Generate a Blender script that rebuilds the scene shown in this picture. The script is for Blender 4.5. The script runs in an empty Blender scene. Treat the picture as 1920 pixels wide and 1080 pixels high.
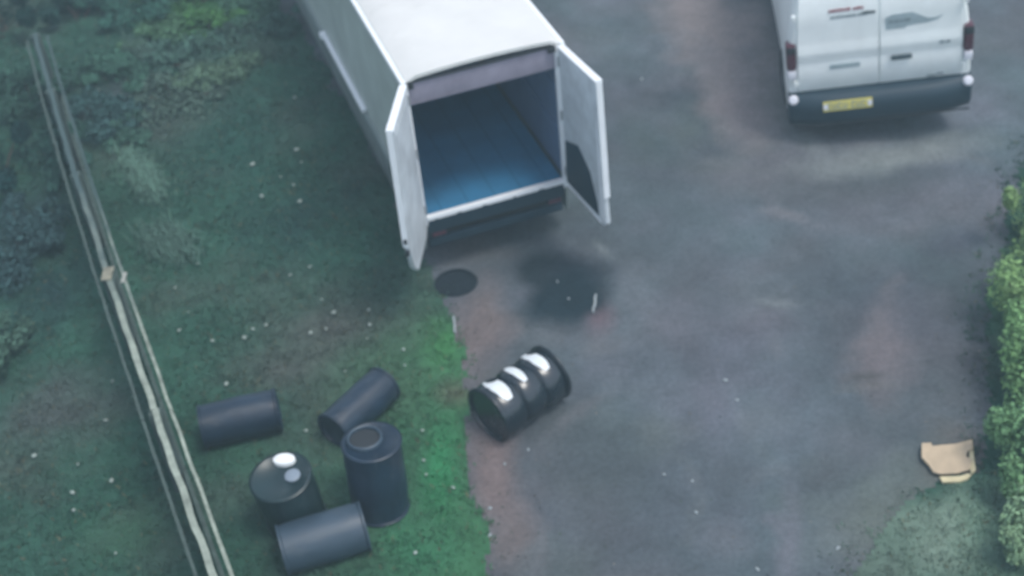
import bpy, bmesh, math, random
import numpy as np
from mathutils import Vector, Matrix, noise

random.seed(7)
rng = np.random.default_rng(7)
SC = bpy.context.scene
COL = SC.collection

# ------------------------------------------------------------------ camera
F_PX, PITCH, ROLL, CAM_H = 2492.6, 39.62, -6.05, 8.517
_p, _r = math.radians(PITCH), math.radians(ROLL)
_f = Vector((0, math.cos(_p), -math.sin(_p)))
_rt = Vector((1, 0, 0)); _up = _rt.cross(_f)
_R = _rt * math.cos(_r) + _up * math.sin(_r)
_U = -_rt * math.sin(_r) + _up * math.cos(_r)
cam_data = bpy.data.cameras.new('camera')
cam = bpy.data.objects.new('camera', cam_data)
COL.objects.link(cam)
cam.matrix_world = Matrix(((_R.x, _U.x, -_f.x, 0), (_R.y, _U.y, -_f.y, 0), (_R.z, _U.z, -_f.z, CAM_H), (0, 0, 0, 1)))
cam_data.sensor_width = 36
cam_data.lens = F_PX / 1920 * 36
cam_data.clip_start = 0.1
cam_data.clip_end = 2000
cam_data.dof.use_dof = True
cam_data.dof.focus_distance = 5.2
cam_data.dof.aperture_fstop = 1.8
SC.camera = cam

# ------------------------------------------------------------------ light
SUN_DIR = Vector((0.34, -0.18, 0.92)).normalized()      # towards the sun
world = bpy.data.worlds.new('World'); SC.world = world
world.use_nodes = True
nt = world.node_tree
for n in list(nt.nodes): nt.nodes.remove(n)
sky = nt.nodes.new('ShaderNodeTexSky'); sky.sky_type = 'NISHITA'
sky.sun_disc = False
sky.sun_elevation = math.asin(SUN_DIR.z)
sky.sun_rotation = math.atan2(SUN_DIR.x, SUN_DIR.y)
sky.air_density = 1.0; sky.dust_density = 1.5; sky.ozone_density = 1.5
bg = nt.nodes.new('ShaderNodeBackground'); bg.inputs['Strength'].default_value = 0.15
wo = nt.nodes.new('ShaderNodeOutputWorld')
hs = nt.nodes.new('ShaderNodeHueSaturation'); hs.inputs['Saturation'].default_value = .55   # overcast: the blue is veiled
nt.links.new(sky.outputs[0], hs.inputs['Color']); nt.links.new(hs.outputs[0], bg.inputs[0]); nt.links.new(bg.outputs[0], wo.inputs[0])
sun_data = bpy.data.lights.new('sun', 'SUN')
sun_data.energy = 1.0; sun_data.angle = math.radians(18); sun_data.color = (1, .96, .9)
sun = bpy.data.objects.new('sun', sun_data); COL.objects.link(sun)
sun.rotation_euler = (-SUN_DIR).to_track_quat('-Z', 'Y').to_euler()
sun.location = (0, 20, 30)
SC.view_settings.view_transform = 'Standard'
SC.view_settings.look = 'None'
SC.view_settings.exposure = 0.75
SC.view_settings.gamma = 1
SC.view_settings.use_curve_mapping = False

HAZE = .0065      # haze density per metre
# ------------------------------------------------------------------ helpers
def G(u, v, z=0.0):
    """ground position seen at a point of the 1920 x 1080 photograph"""
    d = _f * F_PX + _R * (u - 960) - _U * (v - 540)
    t = (z - CAM_H) / d.z
    return Vector((d.x * t, d.y * t, z))

def mat(name, color, rough=.6, metal=0.0, spec=.5, vary=.12, scale=6, bump=0.0, bscale=40, coat=0.0, attr=None, c2=None, dirt=0.0):
    m = bpy.data.materials.new(name); m.use_nodes = True
    t = m.node_tree; b = t.nodes['Principled BSDF']
    b.inputs['Roughness'].default_value = rough
    b.inputs['Metallic'].default_value = metal
    b.inputs['Specular IOR Level'].default_value = spec
    b.inputs['Coat Weight'].default_value = coat
    tc = t.nodes.new('ShaderNodeTexCoord')
    nz = t.nodes.new('ShaderNodeTexNoise'); nz.inputs['Scale'].default_value = scale
    nz.inputs['Detail'].default_value = 6; nz.inputs['Roughness'].default_value = .65
    t.links.new(tc.outputs['Object'], nz.inputs['Vector'])
    mp = t.nodes.new('ShaderNodeMapRange')
    mp.inputs[1].default_value = .3; mp.inputs[2].default_value = .7
    mp.inputs[3].default_value = 0; mp.inputs[4].default_value = 1
    t.links.new(nz.outputs[0], mp.inputs[0])
    mx = t.nodes.new('ShaderNodeMix'); mx.data_type = 'RGBA'; mx.blend_type = 'MIX'
    if attr:
        at = t.nodes.new('ShaderNodeAttribute'); at.attribute_name = attr
        mul = t.nodes.new('ShaderNodeMix'); mul.data_type = 'RGBA'; mul.blend_type = 'MULTIPLY'
        mul.inputs[0].default_value = 1
        mx.inputs[6].default_value = (1 - vary,) * 3 + (1,); mx.inputs[7].default_value = (1 + vary,) * 3 + (1,)
        t.links.new(mp.outputs[0], mx.inputs[0])
        t.links.new(at.outputs[0], mul.inputs[6]); t.links.new(mx.outputs[2], mul.inputs[7])
        t.links.new(mul.outputs[2], b.inputs['Base Color'])
    else:
        c = Vector(color)
        a = c2 if c2 else tuple(c * (1 - vary))
        mx.inputs[6].default_value = tuple(a) + (1,)
        mx.inputs[7].default_value = tuple(min(1, x) for x in c * (1 + vary)) + (1,)
        t.links.new(mp.outputs[0], mx.inputs[0])
        t.links.new(mx.outputs[2], b.inputs['Base Color'])
        # slightly uneven gloss
        mr = t.nodes.new('ShaderNodeMapRange')
        mr.inputs[3].default_value = max(0, rough - .06); mr.inputs[4].default_value = min(1, rough + .1)
        t.links.new(nz.outputs[0], mr.inputs[0]); t.links.new(mr.outputs[0], b.inputs['Roughness'])
    if bump:
        n2 = t.nodes.new('ShaderNodeTexNoise'); n2.inputs['Scale'].default_value = bscale
        n2.inputs['Detail'].default_value = 5
        t.links.new(tc.outputs['Object'], n2.inputs['Vector'])
        bp = t.nodes.new('ShaderNodeBump'); bp.inputs['Strength'].default_value = bump
        bp.inputs['Distance'].default_value = .02
        t.links.new(n2.outputs[0], bp.inputs['Height']); t.links.new(bp.outputs[0], b.inputs['Normal'])
    return m

def dust(m, col=(.16, .17, .17), amount=.5, scale=7):
    t = m.node_tree; b = t.nodes['Principled BSDF']; src = b.inputs['Base Color'].links[0].from_socket
    tc = t.nodes.new('ShaderNodeTexCoord'); nz = t.nodes.new('ShaderNodeTexNoise'); nz.inputs['Scale'].default_value = scale
    nz.inputs['Detail'].default_value = 8; nz.inputs['Roughness'].default_value = .75; nz.inputs['Distortion'].default_value = .8
    mp = t.nodes.new('ShaderNodeMapping'); mp.inputs['Scale'].default_value = (1, 1, .35)
    t.links.new(tc.outputs['Object'], mp.inputs[0]); t.links.new(mp.outputs[0], nz.inputs['Vector'])
    mr = t.nodes.new('ShaderNodeMapRange'); mr.inputs[1].default_value = .56; mr.inputs[2].default_value = .78; mr.inputs[4].default_value = amount
    t.links.new(nz.outputs[0], mr.inputs[0])
    mx = t.nodes.new('ShaderNodeMix'); mx.data_type = 'RGBA'; t.links.new(mr.outputs[0], mx.inputs[0]); t.links.new(src, mx.inputs[6])
    mx.inputs[7].default_value = tuple(col) + (1,); t.links.new(mx.outputs[2], b.inputs['Base Color'])
    return m

class MB:
    """collects shapes, then links them as one mesh object"""
    def __init__(s): s.bm = bmesh.new()
    def box(s, x0, x1, y0, y1, z0, z1, bev=0.0, M=None):
        r = bmesh.ops.create_cube(s.bm, size=1)
        vs = r['verts']
        for v in vs:
            v.co = Vector(((x0 + x1) / 2 + v.co.x * (x1 - x0), (y0 + y1) / 2 + v.co.y * (y1 - y0), (z0 + z1) / 2 + v.co.z * (z1 - z0)))
        if bev:
            es = list({e for v in vs for e in v.link_edges})
            r2 = bmesh.ops.bevel(s.bm, geom=es, offset=bev, segments=2, affect='EDGES', profile=.6)
            vs = list({v for f in r2['faces'] for v in f.verts} | {v for v in vs if v.is_valid})
        if M is not None: bmesh.ops.transform(s.bm, matrix=M, verts=vs)
        return s
    def tube(s, pts, r, n=8, cap=True, rs=None):
        pts = [Vector(p) for p in pts]; rings = []
        for i, p in enumerate(pts):
            a = pts[max(0, i - 1)]; b = pts[min(len(pts) - 1, i + 1)]
            t = (b - a).normalized()
            u = t.cross(Vector((0, 0, 1)))
            if u.length < 1e-3: u = t.cross(Vector((0, 1, 0)))
            u.normalize(); w = t.cross(u)
            rr = rs[i] if rs else r
            rings.append([s.bm.verts.new(p + (u * math.cos(2 * math.pi * k / n) + w * math.sin(2 * math.pi * k / n)) * rr) for k in range(n)])
        for a, b in zip(rings, rings[1:]):
            for k in range(n):
                s.bm.faces.new((a[k], a[(k + 1) % n], b[(k + 1) % n], b[k]))
        if cap:
            s.bm.faces.new(rings[0][::-1]); s.bm.faces.new(rings[-1])
        return s
    def lathe(s, prof, n=40, M=None, close=True):
        rings = []; allv = []
        for r, z in prof:
            if r < 1e-5:
                v = s.bm.verts.new((0, 0, z)); rings.append([v]); allv.append(v)
            else:
                ring = [s.bm.verts.new((r * math.cos(2 * math.pi * k / n), r * math.sin(2 * math.pi * k / n), z)) for k in range(n)]
                rings.append(ring); allv += ring
        for a, b in zip(rings, rings[1:]):
            for k in range(n):
                k2 = (k + 1) % n
                if len(a) == 1 and len(b) == 1: continue
                if len(a) == 1: s.bm.faces.new((a[0], b[k2], b[k]))
                elif len(b) == 1: s.bm.faces.new((a[k], a[k2], b[0]))
                else: s.bm.faces.new((a[k], a[k2], b[k2], b[k]))
        if M is not None: bmesh.ops.transform(s.bm, matrix=M, verts=allv)
        return s
    def prism(s, poly, h, M=None, z0=0.0):
        """poly in xy, extruded z0..z0+h"""
        a = [s.bm.verts.new((p[0], p[1], z0)) for p in poly]
        b = [s.bm.verts.new((p[0], p[1], z0 + h)) for p in poly]
        s.bm.faces.new(a[::-1]); s.bm.faces.new(b)
        n = len(poly)
        for k in range(n): s.bm.faces.new((a[k], a[(k + 1) % n], b[(k + 1) % n], b[k]))
        if M is not None: bmesh.ops.transform(s.bm, matrix=M, verts=a + b)
        return s
    def build(s, name, m, parent=None, smooth=35, M=None):
        bmesh.ops.recalc_face_normals(s.bm, faces=s.bm.faces)
        me = bpy.data.meshes.new(name); s.bm.to_mesh(me); s.bm.free()
        me.materials.append(m)
        if smooth:
            me.polygons.foreach_set('use_smooth', [True] * len(me.polygons))
            me.set_sharp_from_angle(angle=math.radians(smooth))
        o = bpy.data.objects.new(name, me); COL.objects.link(o)
        if parent is not None: o.parent = parent
        if M is not None: o.matrix_local = M
        return o

def empty(name, loc, rz=0.0, label=None, cat=None, group=None, rot=None):
    o = bpy.data.objects.new(name, None); COL.objects.link(o)
    o.empty_display_size = .2
    o.location = loc; o.rotation_euler = rot if rot else (0, 0, rz)
    if label: tag(o, label, cat, group)
    return o
def tag(o, label, cat, group=None, kind=None):
    if label: o['label'] = label
    if cat: o['category'] = cat
    if group: o['group'] = group
    if kind: o['kind'] = kind
    return o
def mesh_np(name, V, Fc, m, colors=None, smooth=False, nper=3):
    me = bpy.data.meshes.new(name)
    nf = len(Fc)
    me.vertices.add(len(V)); me.vertices.foreach_set('co', np.asarray(V, dtype=np.float32).ravel())
    me.loops.add(nf * nper); me.loops.foreach_set('vertex_index', np.asarray(Fc, dtype=np.int32).ravel())
    me.polygons.add(nf)
    me.polygons.foreach_set('loop_start', np.arange(0, nf * nper, nper, dtype=np.int32))
    me.polygons.foreach_set('use_smooth', np.full(nf, smooth))
    me.update(calc_edges=True); me.validate()
    if colors is not None:
        at = me.color_attributes.new('Col', 'FLOAT_COLOR', 'POINT')
        c4 = np.ones((len(V), 4), dtype=np.float32); c4[:, :3] = colors
        at.data.foreach_set('color', c4.ravel())
    me.materials.append(m)
    o = bpy.data.objects.new(name, me); COL.objects.link(o)
    return o

# vectorised value noise
_perm = np.random.default_rng(11).random((256, 256))
def vnoise(x, y):
    xi = np.floor(x).astype(int); yi = np.floor(y).astype(int)
    fx = x - xi; fy = y - yi; fx = fx * fx * (3 - 2 * fx); fy = fy * fy * (3 - 2 * fy)
    g = lambda a, b: _perm[a % 256, b % 256]
    return (g(xi, yi) * (1 - fx) + g(xi + 1, yi) * fx) * (1 - fy) + (g(xi, yi + 1) * (1 - fx) + g(xi + 1, yi + 1) * fx) * fy
def fbm(x, y, o=5, s=1.0, g=.55):
    a = 1; t = 0; w = 0
    for i in range(o):
        t = t + a * vnoise(x * s + 17.3 * i, y * s + 5.1 * i); w += a; a *= g; s *= 2.03
    return t / w          # 0..1

# ------------------------------------------------------------------ ground colour maps
LB = np.array([tuple(G(*p))[:2] for p in [(300, -400), (420, -120), (470, -50), (560, 60), (640, 200), (720, 330), (790, 480), (828, 555), (846, 600), (852, 680), (862, 740), (875, 820), (885, 900), (880, 980), (890, 1080), (900, 1180), (930, 1500)]])
RB = np.array([tuple(G(*p))[:2] for p in [(2100, -300), (1975, 200), (1925, 330), (1885, 450), (1868, 600), (1855, 780), (1818, 890), (1720, 930), (1635, 985), (1590, 1080), (1570, 1180), (1520, 1500)]])
def grass_mask(x, y, jitter=1.0):
    w = (fbm(x, y, 5, 2.2) - .5) * .42 * jitter
    w2 = (fbm(x + 40, y, 4, 1.3) - .5) * .5 * jitter
    lx = np.interp(-y, -LB[:, 1], LB[:, 0])
    rx = np.interp(-y, -RB[:, 1], RB[:, 0])
    return np.maximum(lx - x + w, x - rx + w2)     # >0 in grass
def blob(x, y, u, v, ru, rv, rot=0.0, soft=.5):
    """irregular patch centred at photo point (u,v); radii in metres"""
    c = G(u, v)
    a = math.radians(rot)
    dx = x - c.x; dy = y - c.y
    dx = dx + (fbm(x + u, y, 3, 2.5) - .5) * .5 * min(ru, rv) * 1.6
    dy = dy + (fbm(x, y + v, 3, 2.5) - .5) * .5 * min(ru, rv) * 1.6
    px = (dx * math.cos(a) + dy * math.sin(a)) / ru; py = (-dx * math.sin(a) + dy * math.cos(a)) / rv
    d = np.sqrt(px * px + py * py)
    return np.clip((1 - d) / soft, 0, 1) ** 1.0 * 1.0
def lerp(c, col, w):
    return c * (1 - w[:, None]) + np.array(col)[None, :] * w[:, None]
YARD = (.088, .103, .118)
def yard_color(x, y):
    c = np.tile(np.array(YARD), (len(x), 1))
    n = fbm(x, y, 5, .55); c = c * (0.62 + .76 * n)[:, None]
    n2 = fbm(x + 7, y + 71, 4, 1.7); c = c * (0.66 + .68 * n2)[:, None]
    tint = (fbm(x + 130, y + 9, 4, 1.1) - .5) * 2.2
    c = c * np.stack([1 + .16 * tint, 1 - .02 * tint, 1 + .05 * tint], 1)
    warm = np.clip((fbm(x + 90, y + 12, 4, .45) - .48) * 4, 0, 1)
    c = lerp(c, (.145, .126, .132), warm * .45)
    green = np.clip((fbm(x + 31, y + 72, 4, .6) - .58) * 5, 0, 1)
    c = lerp(c, (.092, .11, .095), green * .45)
    P = [  # u, v, ru, rv, rot, soft, colour, weight
        (1340, 40, .85, 2.6, 5, .7, (.22, .185, .185), .95),
        (1385, 200, .50, 1.2, 0, .7, (.22, .185, .19), .95),
        (900, 620, .42, .95, -8, .7, (.175, .135, .130), .85),
        (930, 880, .32, 1.1, 6, .7, (.185, .135, .128), .85),
        (950, 1010, .35, .5, 0, .7, (.150, .120, .115), .7),
        (880, 470, .55, .45, 0, .8, (.122, .110, .112), .7),
        (1115, 590, .24, .4, 0, .8, (.16, .105, .12), .75),
        (1660, 660, .35, 1.0, -20, .7, (.165, .140, .148), .85),
        (1700, 960, 1.3, .8, 20, .8, (.125, .145, .120), .7),
        (1800, 860, .4, .5, 0, .8, (.16, .12, .10), .5),
        (1240, 820, .30, .40, 0, .8, (.128, .142, .138), .6),
        (1290, 800, .2, .2, 0, .8, (.14, .14, .14), .4),
        (1520, 270, .18, .35, 10, .9, (.19, .205, .21), .8),
        (1680, 292, 1.4, .42, 6, .7, (.21, .225, .22), .95),
        (1470, 405, .35, .12, -30, .8, (.19, .18, .19), .75),
        (1455, 570, .28, .09, -22, .9, (.18, .195, .20), .75),
        (1455, 650, .10, .22, -10, .9, (.135, .135, .148), .5),
        (1130, 650, .35, .22, 10, .9, (.138, .132, .138), .6),
        (1030, 620, .5, .28, 0, .9, (.125, .128, .138), .5),
        (1440, 790, .30, .35, 40, .8, (.125, .14, .15), .5),
        (1580, 830, .35, .45, 20, .8, (.125, .125, .14), .5),
        (1480, 1000, .12, .8, -12, .9, (.165, .165, .19), .7),
        (1350, 1010, .3, .3, 0, .9, (.130, .130, .145), .5),
        (1625, 726, .42, .05, 0, .8, (.150, .145, .135), .6),
        (1130, 470, .07, .26, 22, .8, (.20, .22, .22), .7),
        (930, 700, .25, .2, 0, .9, (.10, .11, .10), .3),
        # dark stains
        (1270, 185, .42, .28, -8, .8, (.055, .068, .082), .75),
        (1330, 280, .55, .45, 0, .8, (.068, .078, .098), .6),
        (1600, 350, 1.2, .45, 0, .9, (.068, .08, .085), .6),
        (1790, 450, .55, .3, 15, .9, (.075, .080, .105), .6),
        (1560, 530, .6, .5, 10, .9, (.070, .085, .100), .6),
        (1250, 460, .9, .9, 0, .9, (.076, .092, .104), .6),
        (1020, 505, .42, .42, 0, .5, (.014, .026, .034), .95),
        (1090, 515, .40, .52, 20, .6, (.024, .034, .046), .9),
        (1060, 560, .50, .52, 0, .5, (.010, .024, .034), 1.0),
        (1620, 708, .32, .09, 0, .8, (.062, .064, .062), .75),
        (1110, 860, .75, .8, 0, .8, (.070, .084, .096), .65),
        (1150, 1010, .6, .5, 0, .9, (.086, .094, .108), .5),
        (1560, 880, .5, .35, 0, .8, (.078, .080, .092), .5),
        (1380, 880, .4, .35, 0, .8, (.080, .088, .10), .5),
        (1735, 600, .6, 1.0, 0, .8, (.085, .092, .112), .6),
        (855, 532, .27, .27, 0, .5, (.06, .07, .08), .5),
    ]
    for u, v, ru, rv, rot, soft, col, w in P:
        c = lerp(c, col, blob(x, y, u, v, ru, rv, rot, soft) * w)
    T = [([(1690, 520), (1660, 580), (1600, 650), (1570, 720)], .07, (.17, .145, .15), .6),
         ([(1130, 740), (1060, 790), (1010, 850), (1000, 960), (1020, 1080)], .06, (.16, .15, .16), .5),
         ([(1395, 790), (1440, 850), (1480, 880), (1420, 890)], .05, (.15, .165, .175), .55),
         ([(1440, 960), (1468, 1010), (1460, 1090)], .05, (.17, .17, .195), .7),
         ([(1270, 860), (1300, 890), (1310, 950), (1290, 1020)], .045, (.15, .16, .16), .5),
         ([(1340, 300), (1420, 330), (1520, 310), (1700, 290), (1850, 300)], .08, (.14, .145, .15), .5),
         ([(1400, 340), (1470, 410), (1560, 440), (1700, 430), (1830, 380)], .07, (.13, .13, .145), .55),
         ([(1160, 130), (1190, 190), (1300, 215), (1340, 280)], .06, (.05, .06, .075), .5),
         ([(1500, 560), (1560, 620), (1620, 600), (1700, 500)], .10, (.065, .08, .095), .5),
         ([(1190, 600), (1260, 700), (1300, 820), (1380, 900)], .12, (.075, .09, .10), .45)]
    for pts, wd, col, w in T:
        pp = [G(*q) for q in pts]; best = np.full(len(x), 9.0)
        jx = x + (fbm(x, y, 3, 3.0) - .5) * .25; jy = y + (fbm(x + 50, y, 3, 3.0) - .5) * .25
        for a, b in zip(pp, pp[1:]):
            ex, ey = b.x - a.x, b.y - a.y; tt = np.clip(((jx - a.x) * ex + (jy - a.y) * ey) / (ex * ex + ey * ey), 0, 1)
            best = np.minimum(best, np.hypot(jx - a.x - ex * tt, jy - a.y - ey * tt))
        c = lerp(c, col, np.clip(1 - best / (wd * 2), 0, 1) * w * np.clip(fbm(x, y, 3, 4.0) * 2.2 - .4, 0, 1))
    fine = fbm(x, y, 4, 7.0); c = c * (0.82 + .36 * fine)[:, None]
    grit = rng.random(len(x)); c = c * (0.95 + .1 * grit)[:, None]
    return c * np.array((.89, .93, .93))
def lawn_color(x, y):
    c = np.tile(np.array((.040, .075, .058)), (len(x), 1))
    n = fbm(x + 3, y + 9, 5, .8); c = c * (0.6 + .8 * n)[:, None]
    brown = np.clip((fbm(x + 55, y + 21, 4, .7) - .50) * 5, 0, 1)
    c = lerp(c, (.098, .072, .070), brown * .6)
    # short worn grass near the yard is brighter
    lx = np.interp(-y, -LB[:, 1], LB[:, 0]); d = np.clip(1 - (lx - x) / 1.5, 0, 1) * np.clip((10.4 - y) / 1.0, 0, 1) * (x < 1)
    c = lerp(c, (.066, .130, .062), d * .75)
    P = [
        (830, 640, .3, .5, 0, .8, (.062, .150, .055), .8),
        (830, 880, .22, .9, 0, .8, (.040, .155, .070), .85),
        (780, 1040, .5, .4, 0, .8, (.05, .14, .075), .7),
        (850, 740, .25, .25, 0, .8, (.13, .085, .065), .8),
        (620, 620, .9, .5, 0, .9, (.115, .075, .078), .8),
        (520, 700, .6, .4, 0, .9, (.115, .076, .078), .75),
        (120, 760, .8, .8, 0, .9, (.098, .070, .078), .8),
        (60, 420, .5, 1.0, 0, .9, (.034, .036, .052), .8),  # tree shade beyond the fence, painted into the grass colour
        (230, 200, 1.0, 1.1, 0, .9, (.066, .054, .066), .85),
        (440, 260, 1.0, 1.8, 0, .8, (.024, .058, .050), .8),  # darker green grass left of the truck
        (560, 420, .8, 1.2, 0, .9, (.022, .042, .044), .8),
        (100, 560, .6, 1.0, 0, .9, (.020, .034, .042), .8),  # more of the painted tree shade beyond the fence
        (370, 20, .8, 1.0, 0, .8, (.070, .135, .050), .85),
        (480, 110, .6, .5, 0, .9, (.080, .105, .088), .6),
        (250, 330, .5, .22, -42, .8, (.105, .150, .120), .75),
        (310, 460, .4, .35, -40, .8, (.085, .125, .105), .6),
        (250, 1000, .7, .5, 0, .9, (.050, .100, .062), .6),
        (470, 860, .7, .4, 0, .9, (.060, .105, .075), .6),
        (1900, 560, .4, 2.0, 0, .9, (.10, .14, .07), .7),
        (1790, 1010, 1.1, .7, 10, .9, (.26, .215, .19), .9),
        (1880, 1000, .5, .6, 0, .9, (.17, .19, .15), .8),
    ]
    for u, v, ru, rv, rot, soft, col, w in P:
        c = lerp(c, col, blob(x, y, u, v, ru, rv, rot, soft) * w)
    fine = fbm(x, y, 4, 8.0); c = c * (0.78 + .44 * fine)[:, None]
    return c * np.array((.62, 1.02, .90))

M_yard = mat('compacted_yard', (1, 1, 1), rough=.93, attr='Col', vary=.20, scale=22, bump=.5, bscale=30, spec=.3)
M_soil = mat('lawn_soil', (1, 1, 1), rough=.95, attr='Col', vary=.2, scale=12, bump=.6, bscale=25, spec=.2)
M_grass = mat('grass_blades', (1, 1, 1), rough=.7, attr='Col', vary=.15, scale=5, spec=.3)

# ------------------------------------------------------------------ ground
far_m = mat('meadow', (.045, .085, .055), rough=.95, vary=.35, scale=.3, bump=.4, bscale=3)
fb = bmesh.new()
bmesh.ops.create_grid(fb, x_segments=40, y_segments=40, size=300)
me = bpy.data.meshes.new('ground'); 
for v in fb.verts: v.co.z = -.03
fb.to_mesh(me); fb.free(); me.materials.append(far_m)
go = bpy.data.objects.new('ground', me); COL.objects.link(go)
tag(go, 'green meadow ground around the yard', None, kind='structure')

X0, X1, Y0, Y1, ST = -9.5, 9.5, 3.5, 21.0, .05
def height(x, y):
    return (fbm(x, y, 4, .8) - .5) * .05 + (fbm(x + 9, y, 3, 4.0) - .5) * .012
nx = int((X1 - X0) / ST) + 1; ny = int((Y1 - Y0) / ST) + 1
gx, gy = np.meshgrid(np.linspace(X0, X1, nx), np.linspace(Y0, Y1, ny))
gx = gx.ravel(); gy = gy.ravel()
idx = np.arange(nx * ny).reshape(ny, nx)
quads = np.stack([idx[:-1, :-1], idx[:-1, 1:], idx[1:, 1:], idx[1:, :-1]], -1).reshape(-1, 4)
gm = grass_mask(gx, gy)
gz = height(gx, gy)
edge = np.clip(np.minimum.reduce([gx - X0, X1 - gx, gy - Y0, Y1 - gy]) / .3, 0, 1)
yz = gz * edge - (1 - edge) * .024
qm = gm[quads]
yq = quads[(qm.min(axis=1) < .12)]
def compact(vx, vy, vz, q, col):
    used = np.unique(q); mp = np.zeros(len(vx), dtype=int); mp[used] = np.arange(len(used))
    return np.stack([vx[used], vy[used], vz[used]], 1), mp[q], col(vx[used], vy[used])
V, Q, C = compact(gx, gy, yz, yq, yard_color)
yard = mesh_np('yard', V, Q, M_yard, C, True, 4); yard['kind'] = 'structure'; yard['label'] = 'stained grey compacted yard surface beside the grass'
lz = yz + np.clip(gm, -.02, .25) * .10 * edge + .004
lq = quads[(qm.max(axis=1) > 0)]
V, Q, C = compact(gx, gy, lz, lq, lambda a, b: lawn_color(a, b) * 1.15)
lawn = mesh_np('lawn', V, Q, M_soil, C, True, 4); lawn['kind'] = 'structure'; lawn['label'] = 'patchy green grass verge along the yard'
def hz(x, y):
    a = np.array([x]); b = np.array([y])
    g = grass_mask(a, b); return float(height(a, b)[0] + (np.clip(g, -.02, .25) * .10 + .004)[0] * (g[0] > 0))

# grass blades
def grass(n, seed, name, hmul=1.0, region=None, colmul=1.0, thresh=.0, label=None, dens=None):
    r = np.random.default_rng(seed)
    if region is None: x = r.uniform(-8.2, 7.5, n); y = r.uniform(5.4, 19.5, n)
    else: x, y = region(r, n)
    g = grass_mask(x, y)
    keep = (g + (r.random(n) - .5) * np.where(x > 1, .7, .3) > thresh)
    # not under the truck body
    x = x[keep]; y = y[keep]; n = len(x)
    z = height(x, y) + np.clip(grass_mask(x, y), -.02, .25) * .10
    B = 5
    x = np.repeat(x, B) + r.normal(0, .02, n * B); y = np.repeat(y, B) + r.normal(0, .02, n * B); z = np.repeat(z, B)
    N = len(x)
    clump = fbm(x, y, 3, 2.0)
    h = r.uniform(.018, .040, N) * hmul * (0.4 + 1.3 * clump)
    a = r.uniform(0, 2 * np.pi, N); lean = r.uniform(.4, 1.6, N) * h
    w = r.uniform(.005, .010, N) * (1 + .4 * hmul)
    la = r.uniform(0, 2 * np.pi, N)
    p0 = np.stack([x - np.cos(a) * w, y - np.sin(a) * w, z - .01], 1)
    p1 = np.stack([x + np.cos(a) * w, y + np.sin(a) * w, z - .01], 1)
    p2 = np.stack([x + np.cos(la) * lean, y + np.sin(la) * lean, z + h], 1)
    V = np.stack([p0, p1, p2], 1).reshape(-1, 3)
    Fc = np.arange(N * 3).reshape(-1, 3)
    c = lawn_color(x, y) * r.uniform(.85, 1.2, N)[:, None] * colmul * 1.35
    dry = r.random(N) < .06
    c[dry] = np.array((.15, .15, .09)) * r.uniform(.6, 1.1, dry.sum())[:, None]
    C = np.repeat(c, 3, axis=0)
    o = mesh_np(name, V, Fc, M_grass, C)
    tag(o, label, 'grass', kind='stuff')
    return o
grass(110000, 3, 'grass', 1.0, label='short green grass covering the verges either side of the yard')

# ------------------------------------------------------------------ materials
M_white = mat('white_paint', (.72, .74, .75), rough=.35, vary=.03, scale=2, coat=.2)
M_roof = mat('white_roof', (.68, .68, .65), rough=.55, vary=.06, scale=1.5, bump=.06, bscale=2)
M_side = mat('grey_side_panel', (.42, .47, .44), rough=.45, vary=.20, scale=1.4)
M_rail = mat('dull_rail', (.26, .31, .30), rough=.6, vary=.15, scale=3)
M_door = mat('door_white', (.60, .645, .67), rough=.5, vary=.22, scale=3.5, bump=.05, bscale=8)
M_trim = mat('bright_trim', (.85, .88, .90), rough=.35, vary=.04)
M_skirt = mat('skirt_grey', (.16, .195, .19), rough=.6, vary=.2, scale=3)
M_header = mat('header_grey', (.27, .25, .31), rough=.6, vary=.18, scale=4)
M_floor_blue = mat('blue_floor', (.035, .19, .36), rough=.75, vary=.1, scale=1.3, spec=.15, c2=(.03, .13, .24), bump=.1, bscale=12)
M_joint = mat('joint_blue', (.022, .12, .22), rough=.8, spec=.1)
M_wall_blue = mat('blue_lining', (.13, .20, .33), rough=.6, vary=.15, scale=2)
M_rubber = mat('black_rubber', (.02, .025, .03), rough=.8, vary=.2)
M_dark = mat('dark_plastic', (.012, .034, .052), rough=.55, vary=.15, scale=3)
M_steel = mat('galvanised_steel', (.50, .52, .54), rough=.4, metal=.7, vary=.12, scale=8)
M_glass = mat('dark_glass', (.02, .03, .04), rough=.08, vary=.05)
M_under = mat('chassis_black', (.02, .022, .025), rough=.8, vary=.2)
M_red = mat('red_lens', (.085, .025, .04), rough=.3, vary=.1)
M_amber = mat('amber_lens', (.6, .25, .04), rough=.3, vary=.1)
M_clear = mat('clear_lens', (.75, .75, .80), rough=.25, vary=.05)

# ------------------------------------------------------------------ box truck
YAW = math.radians(16.03)
tc_ = Vector((-.761, 10.614, 0)) + Vector((math.cos(YAW), math.sin(YAW), 0)) * .723
truck = empty('box_truck', tc_, YAW, 'long white box truck with both rear doors swung open on an empty blue interior', 'truck')
HW, L, ZF, ZT = .723, 6.6, .744, 2.337      # half opening, length, floor, top
WL, WR = -.762, .80                          # outer walls
def tpart(mb, name, m, parent=None, **k): return mb.build(name, m, parent or truck, **k)
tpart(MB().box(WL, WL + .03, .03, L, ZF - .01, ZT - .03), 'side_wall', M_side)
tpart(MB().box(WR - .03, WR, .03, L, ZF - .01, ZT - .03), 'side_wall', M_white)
tpart(MB().box(WL + .03, WR - .03, L - .04, L, ZF - .01, ZT - .03), 'front_wall', M_white)
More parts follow.
